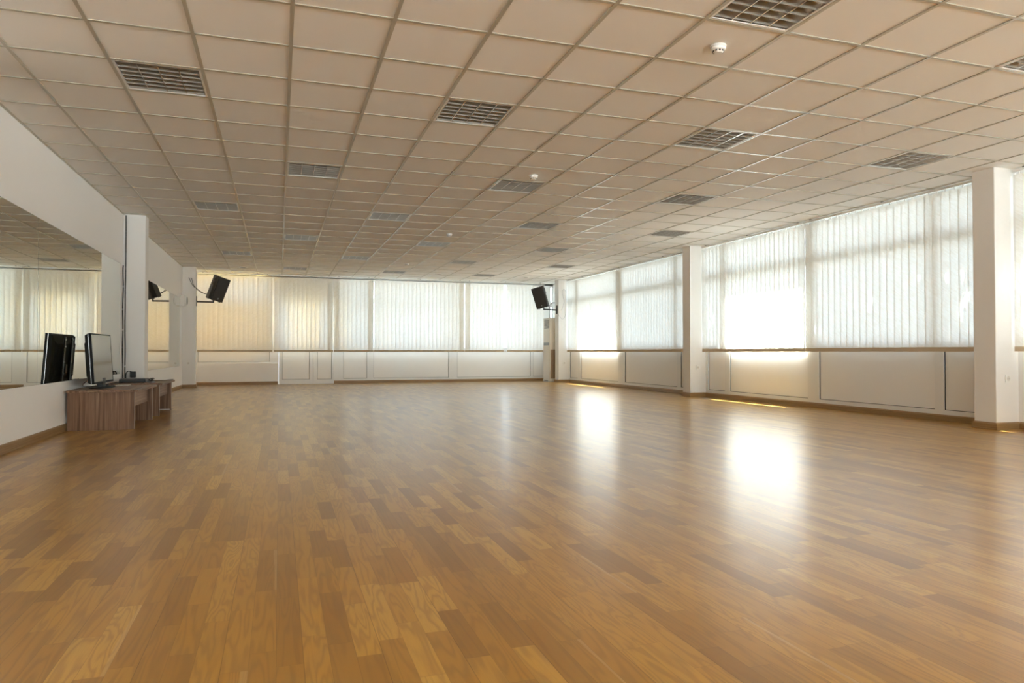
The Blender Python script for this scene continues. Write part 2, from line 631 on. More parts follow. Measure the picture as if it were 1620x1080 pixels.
window('window_1', back, XL, -.03, [(-1.98, -.23)], 'far window above the low parapet behind the golden blind', .56, .60)
window('window_2', back, 1.43, 4.676, [(1.67, 2.31), (2.49, 4.62)], 'far window between the double door and the middle post')
window('window_3', back, 4.678, XM, [(4.86, 7.10), (7.18, 7.52), (7.74, 7.80)], 'far window at the right corner beside the air conditioner')
window('window_4', right, 12.03, 18.48, [(12.10, 12.66), (12.80, 15.12), (15.47, 17.72), (17.91, 18.47)], 'right window between the far corner pillar and the middle pillar')
window('window_5', right, 5.96, 11.77, [(6.0, 6.63), (6.76, 8.76), (9.0, 11.0), (11.15, 11.69)], 'right window between the middle pillar and the nearest pillar')
window('window_6', right, -.55, 5.70, [(-.5, .15), (.30, 2.4), (2.6, 4.9), (5.02, 5.60)], 'right window cut by the right edge of the photo')

window('added_window_7', right, -8.5, -.81, [(-8.4, -6.6), (-6.4, -4.6), (-4.4, -2.6), (-2.4, -.9)], 'added bare right window behind the camera for fill light')  # added out of view, without a blind, to brighten the room

# added glazed front behind the camera, unseen, brings more daylight indoors
gf, gp = MB(), MB()
for i in range(6):
    x = XL + (XR + .1 - XL) * i / 5
    gf.box(x - .04, YR - .1, 0, x + .04, YR - .03, 2.85)
for z in (0, .95, 2.79):
    gf.box(XL, YR - .095, z, XM, YR - .035, z + .06)
gp.box(XL, YR - .07, .05, XM, YR - .064, 2.8)
w8 = struct(gf.build('added_window_8', 'pvc'))
gp.build('pane', 'glass', w8)

# double door in the far wall
dr = bpy.data.objects.new('door_1', None)
C.objects.link(dr)
dr.location = back(.7, 0, 0)
dr['kind'] = 'structure'
dr['label'] = 'white double door with plain lower panels in the far wall'
dr['category'] = 'door'
f = MB().box(-.03, YB - .0, 0, -.005, YB + .07, H).box(1.405, YB, 0, 1.43, YB + .07, H).box(-.03, YB, 2.34, 1.43, YB + .07, H)
f.build('door_frame', 'pvc', dr)
for a, b, p0, p1 in ((-.003, .875, .085, .785), (.885, 1.403, .985, 1.365)):
    lf = MB()
    lf.box(a, YB - .012, .012, p0, YB + .05, 2.335).box(p1, YB - .012, .012, b, YB + .05, 2.335)
    lf.box(p0, YB - .012, .012, p1, YB + .05, .125).box(p0, YB - .012, .90, p1, YB + .05, 1.02).box(p0, YB - .012, 2.22, p1, YB + .05, 2.335)
    leaf = lf.build('door_leaf', 'pvc', dr)
    MB().box(p0, YB + .012, .125, p1, YB + .03, .90).build('lower_panel', 'panel', leaf)
    gk = MB()
    for u0, u1, w0, w1 in ((p0, p0 + .007, .125, .9), (p1 - .007, p1, .125, .9), (p0, p1, .125, .132)):
        gk.box(u0, YB + .002, w0, u1, YB + .012, w1)
    gk.build('gasket', 'gasket', leaf)
    MB().box(p0, YB + .014, 1.02, p1, YB + .02, 2.22).build('pane', 'glass', leaf)
MB().box(-.02, YB + .01, 0, 1.42, YB + .07, .02).build('threshold', 'pvc', dr)
MB().box(.868, YB + .02, .012, .892, YB + .06, 2.335).build('meeting_stile', 'pvc', dr)
hd = MB().box(.835, YB - .02, 1.0, .865, YB - .012, 1.2)
hd.tube([(.85, YB - .02, 1.12), (.85, YB - .06, 1.12), (.76, YB - .06, 1.12)], .009)
hd.build('door_handle', 'pvc', dr)


# ------------------------------------------------------------------ vertical blinds
Z0, Z1 = .862, 2.822
PITCH, SLW = .1165, .134


def slat_mesh(width, z0, z1):
    n = 4
    vs, fs = [], []
    for j in range(2):
        for i in range(n + 1):
            t = i / n - .5
            vs.append((t * width, .0025 * (1 - 4 * t * t), (z0, z1)[j]))
    for i in range(n):
        fs.append((i, i + 1, n + 2 + i, n + 1 + i))
    me = bpy.data.meshes.new('slat')
    me.from_pydata(vs, [], fs)
    me.materials.append(M['fabric'])
    for p in me.polygons:
        p.use_smooth = True
    return me


SLAT = slat_mesh(SLW, Z0 + .052, Z1)
pk = MB().box(-SLW / 2 + .001, .0005, Z0, SLW / 2 - .001, .0075, Z0 + .053)
_o = pk.build('weight_pocket', 'pocket')
POCKET = _o.data
bpy.data.objects.remove(_o)


def blind(place, s0, s1, ang0, label, d=.0, skip=(), flip=1, twist=None, extra=()):
    """slats hung from s0 to s1; ang0 = rotation about z that lays a slat along the wall"""
    base = place((s0 + s1) / 2, d, 0)
    root = thing('vertical_blind', base, label, 'vertical blind', 'vertical blinds')
    rl = MB()

    def bx(a, b, d0, d1, z0, z1):
        rl.box(*place(a, d0, z0), *place(b, d1, z1))
    bx(s0 - .01, s1 + .01, d - .02, d + .022, H - .042, H - .012)
    bx(s0 - .01, s1 + .01, d - .02, d - .012, H - .012, H - .002)
    k = s0 + PITCH / 2
    hooks = []
    n = max(1, round((s1 - s0) / PITCH))
    for i in range(n):
        s = s0 + (i + .5) * (s1 - s0) / n
        if i in skip:
            continue
        p = place(s, d, 0) - base
        o = bpy.data.objects.new('slat', SLAT)
        C.objects.link(o)
        o.parent = root
        a = flip * R(5.2 + random.uniform(-1.3, 1.3))
        if twist and i in twist:
            a = R(twist[i])
        o.location = (p.x, p.y, random.uniform(-.002, .002))
        o.rotation_euler = (0, R(random.uniform(-.05, .05)), ang0 + a)
        w = bpy.data.objects.new('weight_pocket', POCKET)
        C.objects.link(w)
        w.parent = o
        hp = place(s, d, 0)
        rl.box(hp.x - .006, hp.y - .006, Z1 - .004, hp.x + .006, hp.y + .006, H - .04)
    for s, dd in extra:                       # a loose slat doubled up behind its neighbours
        p = place(s, d + dd, 0) - base
        o = bpy.data.objects.new('slat', SLAT)
        C.objects.link(o)
        o.parent = root
        o.location = p
        o.rotation_euler = (0, 0, ang0)
        w = bpy.data.objects.new('weight_pocket', POCKET)
        C.objects.link(w)
        w.parent = o
    rl.build('headrail', 'rail', root)
    m = max(2, round((s1 - s0) / 1.2) + 1)
    for i in range(m):
        s = s0 + .12 + (s1 - s0 - .24) * i / (m - 1)
        MB().box(*place(s - .012, d - .012, H - .012), *place(s + .012, d + .026, H - .002)).build('rail_clip', 'clip', root)
    # cord loop at one end
    s = s1 - .03
    pts = [place(s, d + .035, z) for z in (H - .04, 1.25)] + [place(s + .006, d + .035, 1.22)] + [place(s + .012, d + .035, z) for z in (1.25, H - .04)]
    MB().tube(pts, .0022, 5).build('control_cord', 'whitecable', root)
    return root


DB = .30
blind(back, -1.96, -.17, 0, 'golden toned vertical blind in the far left corner behind the speaker', DB)
blind(back, -.11, 1.37, 0, 'cream vertical blind over the white double door', DB, extra=((1.29, -.016),))
blind(back, 1.40, 2.44, 0, 'short cream vertical blind right of the double door blind', DB, extra=((2.36, -.016), (1.48, -.016)))
blind(back, 2.47, 4.99, 0, 'widest far wall blind, white and bright, left of the post near the middle', DB, extra=((4.91, -.016),))
blind(back, 5.02, 7.42, 0, 'far wall blind that ends at the tall air conditioner', DB, extra=((5.10, -.016),), twist={10: 68})
DR = .075
A90 = R(90)
blind(right, 15.42, 18.45, A90, 'right wall blind next to the far corner pillar with a sunlit patch', DR)
blind(right, 12.06, 15.38, A90, 'right wall blind just beyond the middle pillar, mostly in shade', DR)
blind(right, 8.975, 11.74, A90, 'right wall blind just before the middle pillar with the largest sunlit patch', DR)
blind(right, 5.99, 8.94, A90, 'large right wall blind just beyond the nearest pillar', DR)
blind(right, -.5, 5.67, A90, 'right wall blind cut by the right edge of the photo', DR)


# ------------------------------------------------------------------ ceiling lights
def troffer():
    root = thing('ceiling_light', (0, 0, H), '', 'ceiling light', 'louvred ceiling lights')
    w = .286
    m = MB()     # white rim resting in the grid
    for a in (-1, 1):
        m.box(a * w, -w, 0, a * (w - .014), w, .006)
        m.box(-w, a * w, 0, w, a * (w - .014), .006)
    m.build('rim', 'troffer', root, local=True)
    m = MB()     # housing
    t = .10
    m.add([(-w, -w, 0.004), (w, -w, .004), (w, w, .004), (-w, w, .004), (-w + .02, -w + .02, t), (w - .02, -w + .02, t), (w - .02, w - .02, t), (-w + .02, w - .02, t)],
          [(0, 1, 5, 4), (1, 2, 6, 5), (2, 3, 7, 6), (3, 0, 4, 7), (4, 5, 6, 7)])
    m.build('reflector_housing', 'alu_in', root, local=True)
    iw = w - .016
    m = MB()     # parabolic side reflectors along y: curved wedges between the tubes
    step = 2 * iw / 4
    for i in range(5):
        x = -iw + i * step
        prof = []
        for k in range(6):
            u = k / 5
            prof.append((.003 + .026 * u ** 2, .002 + .052 * u))
        pr = [(x + (a if i < 4 else 0), z) for a, z in prof] + [(x - (a if i > 0 else 0), z) for a, z in reversed(prof)]
        m.prism(pr, 1, -iw, iw)
    m.build('side_reflector', 'alu', root, local=True, smooth=False)
    m = MB()     # cross blades along x
    for i in range(7):
        y = -iw + .02 + i * (2 * iw - .04) / 6
        prof = [(-.002, .002), (.002, .002), (.0016, .02), (.0016, .048), (-.0016, .048), (-.0016, .02)]
        m.prism([(y + a, z) for a, z in prof], 0, -iw, iw)
    m.build('cross_blade', 'blade', root, local=True)
    for i in range(4):
        x = -iw + (i + .5) * step
        MB().tube([(x, -iw + .01, .074), (x, iw - .01, .074)], .013, 10).build('fluorescent_tube', 'tube', root, local=True, smooth=False)
    return root


ordn = ['first', 'second', 'third', 'fourth']
colname = {0: 'in the row nearest the left wall', 2: 'in the second row from the left wall', 4: 'in the third row from the left wall',
           6: 'in the smoke detector row', 8: 'in the third row from the window wall',
           10: 'in the second row from the window wall', 12: 'in the row nearest the window wall'}
protoL = troffer()
first = True
for c in (0, 2, 4, 6, 8, 10, 12):
    rs = sorted(r for cc, r in lights if cc == c)
    for i, r in enumerate(rs):
        loc = ((colx(c) + colx(c + 1)) / 2, (rowy(r) + rowy(r + 1)) / 2, H)
        cut = ', cut by the %s edge' % ('top' if c == 6 else 'right') if r == -2 else ''
        lab = '%s louvred ceiling light %s%s' % (['nearest', ordn[1] + ' nearest', ordn[2] + ' nearest', 'farthest'][i] if i < len(rs) - 1 else 'farthest', colname[c], cut)
        if r == -2:
            lab = 'large louvred ceiling light cut by the top edge of the photo' if c == 6 else 'louvred ceiling light cut by the right edge of the photo'
        if first:
            protoL.location = loc
            protoL['label'] = lab
            first = False
        else:
            copy_tree(protoL, loc, lab)


def detector():
    root = thing('smoke_detector', (0, 0, H), '', 'smoke detector', 'smoke detectors on the ceiling')
    MB().lathe([(.052, 0), (.053, -.008), (.050, -.014), (.0, -.014)], (0, 0, 0), n=28).build('detector_base', 'detector', root, local=True, smooth=False)
    b = MB().lathe([(.047, -.013), (.049, -.022), (.046, -.030), (.036, -.034), (.033, -.044), (.026, -.049), (.0, -.050)], (0, 0, 0), n=28)
    b.build('detector_body', 'detector', root, local=True)
    s = MB()
    for k in range(10):
        a = 2 * math.pi * k / 10
        ca, sa = math.cos(a), math.sin(a)
        p = [(.034, -.006), (.034, .006), (.0375, .006), (.0375, -.006)]
        s.add([(x * ca - y * sa, x * sa + y * ca, z) for z in (-.0435, -.035) for x, y in p],
              [(0, 1, 2, 3), (4, 7, 6, 5), (0, 4, 5, 1), (1, 5, 6, 2), (2, 6, 7, 3), (3, 7, 4, 0)])
    s.build('vent_slot', 'dark', root, local=True)
    return root


dp = detector()
dlab = ['nearest white smoke detector, before the big louvred light', 'second nearest white smoke detector, in the middle of the ceiling',
        'third nearest white smoke detector, before the third middle light', 'farthest small white smoke detector near the far wall']
for i, y in enumerate((4.0, 7.62, 11.86, 16.1)):
    if i == 0:
        dp.location = (2.765, y, H)
        dp['label'] = dlab[0]
    else:
        copy_tree(dp, (2.775, y, H), dlab[i])

# small recessed spots close to the far wall
first = None
for c, lab in ((0, 'small round recessed spot by the far left corner'), (4, 'small round recessed spot between the two left lights of the last row'),
               (8, 'small round recessed spot between the last middle and right lights'), (12, 'small round recessed spot by the far right corner')):
    loc = (colx(c + .5), 18.1, H)
    if first is None:
        first = thing('recessed_spot', loc, lab, 'spotlight', 'recessed spots near the far wall')
        MB().lathe([(.075, .006), (.10, .004), (.10, -.006), (.075, -.010), (.072, -.002)], (0, 0, 0), n=24).build('spot_ring', 'troffer', first, local=True)
        MB().lathe([(.074, -.004), (.06, -.002), (.0, -.002)], (0, 0, 0), n=24).build('spot_lamp', 'dark', first, local=True)
    else:
        copy_tree(first, loc, lab)


# ------------------------------------------------------------------ mirrors
def mirror(y0, y1, z0, z1, label):
    root = thing('mirror', (XL, (y0 + y1) / 2, z0), label, 'mirror', 'wall mirrors')
    MB().box(XL + .0045, y0 + .0012, z0 + .001, XL + .0052, y1 - .0012, z1 - .001).build('mirror_face', 'mirror', root)
    MB().box(XL + .0002, y0, z0, XL + .0044, y1, z1).build('mirror_backing', 'mirror_edge', root)


mirror(5.80, 7.815, .54, 2.14, 'mirror sheet cut by the left edge of the photo')
mirror(7.82, 11.50, .54, 2.14, 'long mirror sheet behind the television')
mirror(12.25, 16.03, .53, 2.12, 'narrowly seen mirror sheet just past the left pillar')
mirror(16.035, 17.98, .53, 2.12, 'farthest mirror sheet on the left wall')


# ------------------------------------------------------------------ desks
ZD = .44


def desk(y0, y1, la, lb, label, xfront=-1.475):
    root = thing('low_desk', (-1.8, (y0 + y1) / 2, 0), label, 'desk', 'low desks by the mirror')
    xb, xf = -2.165, xfront - .04
    MB().box(xb - .005, y0, ZD - .026, xfront, y1, ZD).build('desk_top', 'desk_t', root, bevel=.002)
    for y in (la, lb):
        side = MB().box(xb, y, 0, xf, y + .026, ZD - .026).build('side_panel', 'desk_v', root, bevel=.0015)
        MB().box(xf, y - .0003, .004, xf + .0015, y + .0263, ZD - .026).build('edge_strip', 'edgeline', side)
        if y == lb and y > 11:
            MB().box(xb + .02, y - .004, 0, xf - .02, y - .0005, .012).build('foot_strip', 'paleedge', side)
    MB().box(xf - .075, la + .026, .235, xf - .055, lb, ZD - .026).build('modesty_board', 'desk_b', root)
    return root


desk(8.695, 9.975, 8.735, 9.885, 'low walnut desk nearest the camera, carrying the television')
desk(10.40, 11.62, 10.44, 11.555, 'low walnut desk by the left pillar, carrying the black player and cables')

# ------------------------------------------------------------------ television (local: x = out of the screen, y = along the wall)
tv = thing('television', (-1.953, 9.33, ZD), 'black flat television standing on the near desk, screen turned to the room', 'television')
TW, TH, TBZ = .95, .567, .058
tilt = R(-4.0)


def tv_pt(x, y, z):
    z0 = z - TBZ
    return (x + .021 + z0 * math.sin(tilt) * 1.0, y, TBZ + z0 * math.cos(tilt) - x * math.sin(tilt))


def tvbuild(mb, name, mat, parent, **k):
    mb.v = [tv_pt(*v) for v in mb.v]
    return mb.build(name, mat, parent, local=True, **k)


y0, y1, z0, z1 = -TW / 2, TW / 2, TBZ, TBZ + TH
bz = MB()
bz.box(-.028, y0, z0, 0, y0 + .013, z1).box(-.028, y1 - .015, z0, 0, y1, z1)
bz.box(-.028, y0 + .013, z0, 0, y1 - .015, z0 + .022).box(-.028, y0 + .013, z1 - .015, 0, y1 - .015, z1)
tvbuild(bz, 'bezel', 'gloss', tv, bevel=.003)
tvbuild(MB().box(-.02, y0 + .012, z0 + .021, -.002, y1 - .014, z1 - .014), 'screen', 'screen', tv)
tvbuild(MB().box(-.031, y0 - .001, z0, -.028, y1 + .001, z1), 'trim_line', 'silver', tv)
bk = MB()
o1 = [(-.031, y0, z0), (-.031, y1, z0), (-.031, y1, z1), (-.031, y0, z1)]
o2 = [(-.068, y0 + .02, z0 + .015), (-.068, y1 - .02, z0 + .015), (-.068, y1 - .02, z1 - .02), (-.068, y0 + .02, z1 - .02)]
o3 = [(-.078, y0 + .09, z0 + .06), (-.078, y1 - .09, z0 + .06), (-.078, y1 - .09, z1 - .09), (-.078, y0 + .09, z1 - .09)]
o4 = [(-.098, y0 + .11, z0 + .09), (-.098, y1 - .11, z0 + .09), (-.098, y1 - .11, z1 - .11), (-.098, y0 + .11, z1 - .11)]
fs = []
for a in (0, 4, 8):
    fs += [(a + i, a + (i + 1) % 4, a + 4 + (i + 1) % 4, a + 4 + i) for i in range(4)]
bk.add(o1 + o2 + o3 + o4, fs + [(12, 13, 14, 15), (0, 1, 2, 3)])
tvbuild(bk, 'back_cover', 'tvback', tv, bevel=.004)
for yy in (-.13, .17):
    rl = MB().box(-.116, yy - .028, z0 + .03, -.099, yy + .028, z1 - .03)
    rail = tvbuild(rl, 'mounting_bar', 'black', tv, bevel=.003)
    for zz in (.11, .24, .42, .50):
        tvbuild(MB().box(-.121, yy - .01, z0 + zz, -.1155, yy + .01, z0 + zz + .018), 'bolt', 'silver', rail)
tvbuild(MB().box(-.109, -.02, z0 + .12, -.099, .06, z0 + .22), 'port_panel', 'dark', tv)
# stand
MB().prism([(-.045, -.06), (.02, -.06), (.02, .06), (-.045, .06)], 2, .011, .115).build('stand_neck', 'black', tv, local=True, bevel=.004)
bs = MB()
n = 36
ring = [(.105 * math.copysign(abs(math.cos(a)) ** .7, math.cos(a)), .33 * math.copysign(abs(math.sin(a)) ** .7, math.sin(a))) for a in [2 * math.pi * k / n for k in range(n)]]
bs.prism(ring, 2, 0, .012)
bs.build('stand_base', 'gloss', tv, local=True, bevel=.002)
(MB().tube(spline([(-2.10, 9.25, .52), (-2.15, 9.3, .47), (-2.13, 9.45, .448), (-2.05, 9.75, .447), (-2.02, 9.95, .447), (-2.08, 10.2, .447), (-2.05, 10.42, .447), (-2.0, 10.6, .449)]), .0045, 6).build('power_cord', 'cable', tv))

# ------------------------------------------------------------------ things on the far desk
pl = thing('media_player', (-1.86, 10.85, ZD), 'flat black box on the far desk with grey keys at one end', 'media player', rot=(0, 0, R(3)))
MB().box(-.19, -.16, .006, .13, .20, .05).build('player_body', 'black', pl, local=True, bevel=.004)
MB().box(-.185, -.163, .018, .10, -.16, .04).build('front_panel', 'dark', pl, local=True)
fe = MB()
for a in (-.16, .10):
    for b in (-.13, .17):
        fe.lathe([(.012, 0), (.012, .006)], (a, b, 0), n=12)
fe.build('rubber_foot', 'dark', pl, local=True)
kb = MB()
for i in range(5):
    kb.box(.02 + i * .021, -.14, .05, .035 + i * .021, -.11, .056)
kb.build('key', 'acgrey', pl, local=True)
rm = thing('remote_control', (-1.64, 10.62, ZD), 'dark grey handheld remote beside the black player', 'remote control', rot=(0, 0, R(24)))
MB().box(-.025, -.09, 0, .025, .09, .022).build('remote_body', 'acgrey', rm, local=True, bevel=.006)
bt = MB()
for i in range(4):
    for j in range(3):
        bt.box(-.016 + j * .012, -.06 + i * .03, .022, -.008 + j * .012, -.05 + i * .03, .025)
bt.build('button', 'dark', rm, local=True)
tag(MB().box(-1.90, 9.70, ZD, -1.76, 9.92, ZD + .010).build('notepad', 'paper', bevel=.002), 'pale thin pad lying on the near desk past the television', 'notepad')
# crumpled white lead behind the player
random.seed(3)
pts = [(-2.11 + random.uniform(0, .14), 11.09 + random.uniform(0, .2), ZD + .008 + .03 * random.random() * (i % 2)) for i in range(18)]
tag(MB().tube(spline(pts, 6), .005, 6).build('extension_cord', 'whitecable'), 'crumpled white lead heaped behind the black player', 'cord')
pts = [(-1.93 + random.uniform(0, .22), 11.12 + random.uniform(0, .32), ZD + .007 + .035 * random.random() * (i % 2)) for i in range(26)]
tag(MB().tube(spline(pts, 6), .0045, 6).build('tangled_cord', 'cable'), 'tangle of black leads on the far desk in front of the pillar', 'cord')
tag(MB().tube(spline([(-1.78, 11.05, ZD + .03), (-1.70, 11.2, ZD + .008), (-1.62, 11.25, ZD + .006), (-1.56, 11.4, ZD + .006), (-1.53, 11.55, ZD + .006), (-1.492, 11.58, ZD + .006)]), .004, 6).build('loose_cord', 'cable'),
    'thin black lead running over the far desk to its front edge', 'cord')

# socket and adapter on the left pillar, cords in the corner
YP = 11.71


def socket(loc, normal, label):
    """one round schuko style socket; normal: '-y'"""
    x, y, z = loc
    root = thing('power_socket', loc, label, 'power socket', 'white wall sockets')
    MB().box(x - .041, y - .010, z - .041, x + .041, y, z + .041).build('socket_plate', 'socket', root, bevel=.003)
    MB().lathe([(.026, -.0102), (.026, -.0108), (.021, -.0112), (.0, -.0112)], (x, y, z), 'y', 20).build('socket_well', 'paleedge', root)
    MB().lathe([(.003, -.0114), (.003, -.0122), (.0, -.0122)], (x - .009, y, z), 'y', 8).lathe([(.003, -.0114), (.003, -.0122), (.0, -.0122)], (x + .009, y, z), 'y', 8).build('pin_hole', 'dark', root)
    return root


socket((7.655, 5.70, .56), '-y', 'white socket low on the nearest right pillar')
socket((7.645, 11.77, .56), '-y', 'white socket low on the middle right pillar')
socket((7.66, 18.48, .55), '-y', 'white socket low on the far right corner pillar')
socket((-2.05, 18.43, .59), '-y', 'white socket low on the far left pillar')
socket((-2.035, YP, .525), '-y', 'white socket behind the black adapter on the left pillar')
ad = thing('power_adapter', (-2.04, YP - .013, .52), 'black plug adapter stuck in the left pillar socket above the far desk', 'power adapter')
MB().box(-2.082, YP - .085, .478, -2.005, YP - .0125, .568).build('adapter_body', 'black', ad, bevel=.01)
MB().tube(spline([(-2.06, YP - .07, .565), (-2.10, YP - .08, .575), (-2.125, YP - .09, .55), (-2.13, YP - .10, .50), (-2.12, YP - .12, .46), (-2.08, YP - .16, .449), (-2.0, YP - .2, .448)]), .006, 6).build('adapter_lead', 'cable', ad)
MB().tube(spline([(-2.02, YP - .05, .479), (-2.02, YP - .06, .46), (-2.03, YP - .1, .449), (-2.0, YP - .15, .448)]), .004, 6).build('thin_lead', 'cable', ad)

for i, (x, lab) in enumerate(((XL + .035, 'black cable falling down the corner beside the left pillar'),
                              (XL + .012, 'second black cable, hugging the mirror end in the corner'))):
    y = YP - .012 if i == 0 else YP - .06
    pts = [(x, y, H - .01 if i == 0 else 2.13)] + [(x + random.uniform(-.006, .006), y + random.uniform(-.004, .004), z) for z in (2.05, 1.8, 1.5, 1.2, .9, .6)] + [(x + .01, y - .03, .47), (x + .03, y - .13, .448)]
    tag(MB().tube(spline(pts), .007, 8).build('wall_cord', 'cable'), lab, 'cord', 'black corner cables')


# ------------------------------------------------------------------ loudspeakers
def speaker(loc, yaw, tilt, roll, W, D, Hh, mount, label):
    mp = Vector(mount)
    # root at the wall plate, no rotation; the tilted cabinet is a part
    root = thing('mounted_speaker', mp, label, 'loudspeaker', 'loudspeakers on wall brackets')
    n = Vector((math.sin(yaw), -math.cos(yaw), 0))
    r = Vector((math.cos(yaw), math.sin(yaw), 0))
    up = Vector((0, 0, 1))
    fw = n * math.cos(tilt) - up * math.sin(tilt)
    u = up * math.cos(tilt) + n * math.sin(tilt)
    r2 = r * math.cos(roll) + u * math.sin(roll)
    u2 = u * math.cos(roll) - r * math.sin(roll)
    c = Vector(loc)

    def P(x, y, z):               # x right, y forward, z up in the cabinet's own frame
        return c + r2 * x + fw * y + u2 * z

    def put(mb):
        mb.v = [tuple(P(*v)) for v in mb.v]
        return mb
    w, d, h = W / 2, D / 2, Hh / 2
    cab = MB()
    cab.prism([(-w, d - .02), (w, d - .02), (w, d * .1), (w * .72, -d), (-w * .72, -d), (-w, d * .1)], 2, -h, h)
    cabinet = put(cab).build('speaker_cabinet', 'black', root, bevel=.008)
    gr = MB().box(-w + .012, d - .02, -h + .015, w - .012, d, h - .015)
    put(gr).build('speaker_grille', 'grille', root, bevel=.006)
    put(MB().box(-.012, d, -h + .05, .012, d + .003, -h + .085)).build('badge', 'acgrey', root)
    side = -1 if mount[0] < 2 else 1
    for zz in (.10, .20):
        hh = MB()
        x0 = side * (w - .004)
        x1 = side * (w + .003)
        hh.box(x0, -.035, zz - .035, x1, .055, zz + .035)
        hp = put(hh).build('handle_recess', 'dark', cabinet, bevel=.003)
    if side > 0:
        k = MB()
        for zz in (.22, .15, .08):
            k.box(w + .003, -.03, zz - .012, w + .007, .02, zz + .012)
        put(k).build('handle_rib', 'acgrey', cabinet)
    ft = MB()
    for sx in (-1, 1):
        for sy in (-1, 1):
            ft.box(sx * w * .62 - .02, sy * d * .62 - .02, -h - .012, sx * w * .62 + .02, sy * d * .62 + .02, -h)
    put(ft).build('rubber_foot', 'dark', root)
    br = MB()
    foot = P(-side * -.0, 0, -h)
    az = mp.z
    br.tube([mp + Vector((-side * .006, 0, 0)), (foot.x, foot.y, az)], .019, 10)
    br.build('bracket_arm', 'metal', root)
    MB().tube([(foot.x, foot.y, az - .018), P(0, 0, -h + .02)], .017, 10).build('bracket_post', 'metal', root)
    MB().box(mp.x, mp.y - .05, mp.z - .11, mp.x - side * .012, mp.y + .05, mp.z + .13).build('wall_plate', 'metal', root, bevel=.002)
    return P


P1 = speaker((-1.428, 18.6, 2.407), .648, .279, -.217, .32, .328, .59, (-1.9, 18.58, 2.075), 'black loudspeaker tilted on an arm from the far left pillar')
P2 = speaker((6.922, 18.4, 2.383), -.604, .16, .26, .343, .351, .589, (7.48, 18.60, 2.045), 'black loudspeaker tilted on an arm from the far right pillar')
for i, x in enumerate((-2.055, -2.005)):
    e_ = P1(-.10, -.15, -.22)
    pts = [(x, 18.43, 2.635 - i * .01), (x + .02, 18.40, 2.60), (x + .10 - .03 * i, 18.42, 2.44), (-1.80 + .03 * i, 18.5, 2.30), tuple(e_)]
    tag(MB().tube(spline(pts), .006, 6).build('speaker_cord', 'cable'), ['outer black lead from the far left pillar to its loudspeaker', 'inner black lead from the far left pillar to its loudspeaker'][i], 'cord', 'loudspeaker leads on the left pillar')
pts = [(7.54, 18.50 - .03, 2.03), (7.60, 18.47, 2.10), (7.645, 18.472, 2.3), (7.60, 18.472, 2.55), (7.64, 18.472, 2.63), (7.70, 18.472, 2.55), (7.71, 18.472, 2.2), (7.69, 18.472, 1.9), (7.60, 18.472, 1.79), (7.50, 18.472, 1.88), (7.46, 18.52, 1.95)]
tag(MB().tube(spline(pts), .004, 6).build('speaker_cord', 'greycable'), 'thin grey lead looping on the far right corner pillar', 'cord')

# ------------------------------------------------------------------ alarm sounder
al = thing('mounted_alarm', (XL, 18.13, 2.06), 'white alarm box with a round grey front, high beside the far mirror', 'alarm')
MB().box(XL, 18.02, 1.93, XL + .10, 18.24, 2.19).build('alarm_box', 'detector', al, bevel=.012)
MB().lathe([(.108, .095), (.108, .125), (.097, .14), (.0, .14)], (XL, 18.13, 2.06), 'x', 28).build('sounder_ring', 'detector', al)
MB().lathe([(.086, .139), (.08, .147), (.0, .152)], (XL, 18.13, 2.06), 'x', 28).build('sounder_face', 'acgrey', al)

# ------------------------------------------------------------------ floor standing air conditioner
ax0, ax1, ay0, ay1, az1 = 7.35, 7.66, 18.84, 19.34, 1.84
ac = thing('air_conditioner', ((ax0 + ax1) / 2, (ay0 + ay1) / 2, 0), 'tall cream floor air conditioner behind the far right pillar', 'air conditioner')
MB().box(ax0, ay0, .06, ax1, ay1, az1).build('cabinet', 'acbody', ac, bevel=.012)
MB().box(ax0 - .012, ay0 - .006, 0, ax1, ay1, .07).build('plinth', 'acbody', ac, bevel=.006)
MB().box(ax0 - .016, ay0 + .10, .02, ax0 - .0125, ay1 - .12, .05).build('plinth_vent', 'acgrey', ac)
MB().box(ax0 - .008, ay0 + .012, .10, ax0, ay1 - .012, 1.02).build('front_panel', 'acbody', ac, bevel=.003)
MB().box(ax0 - .010, ay0 + .02, 1.05, ax0, ay1 - .06, 1.13).build('control_panel', 'acgrey', ac, bevel=.002)
og = MB().box(ax0 - .004, ay0 + .02, 1.54, ax0, ay1 - .10, 1.80).build('air_outlet', 'dark', ac)
fl = MB()
for i in range(7):
    z = 1.555 + i * .037
    fl.box(ax0 - .014, ay0 + .02, z, ax0 - .004, ay1 - .10, z + .014)
fl.build('outlet_fin', 'acbody', og)
si = MB().box(ax0 + .03, ay0 - .004, .10, ax1 - .02, ay0, .93).build('side_intake', 'acside', ac)
fl = MB()
for i in range(20):
    fl.box(ax0 + .03, ay0 - .008, .11 + i * .041, ax1 - .02, ay0 - .004, .122 + i * .041)
fl.build('intake_rib', 'acside', si)
MB().tube([(7.52, 19.27, az1 - .02), (7.52, 19.27, 2.22), (7.60, 19.27, 2.30), (7.86, 19.27, 2.30)], .018, 10).build('coolant_pipe', 'greycable', ac)

# ------------------------------------------------------------------ outside
struct(MB().box(-30, YR - .2, -.30, 45, 60, -.16).build('ground', 'paving'))
struct(MB().box(-25, -45, -.30, 30, YR - .2, -.10).build('bounce_ground', 'bounce_ground'))  # unseen ground added to throw sunlight up through the rear glazing
struct(MB().box(-6, YB + .62, -.16, -.02, YB + 1.1, 2.62).build('wall_outside', 'ochre'))


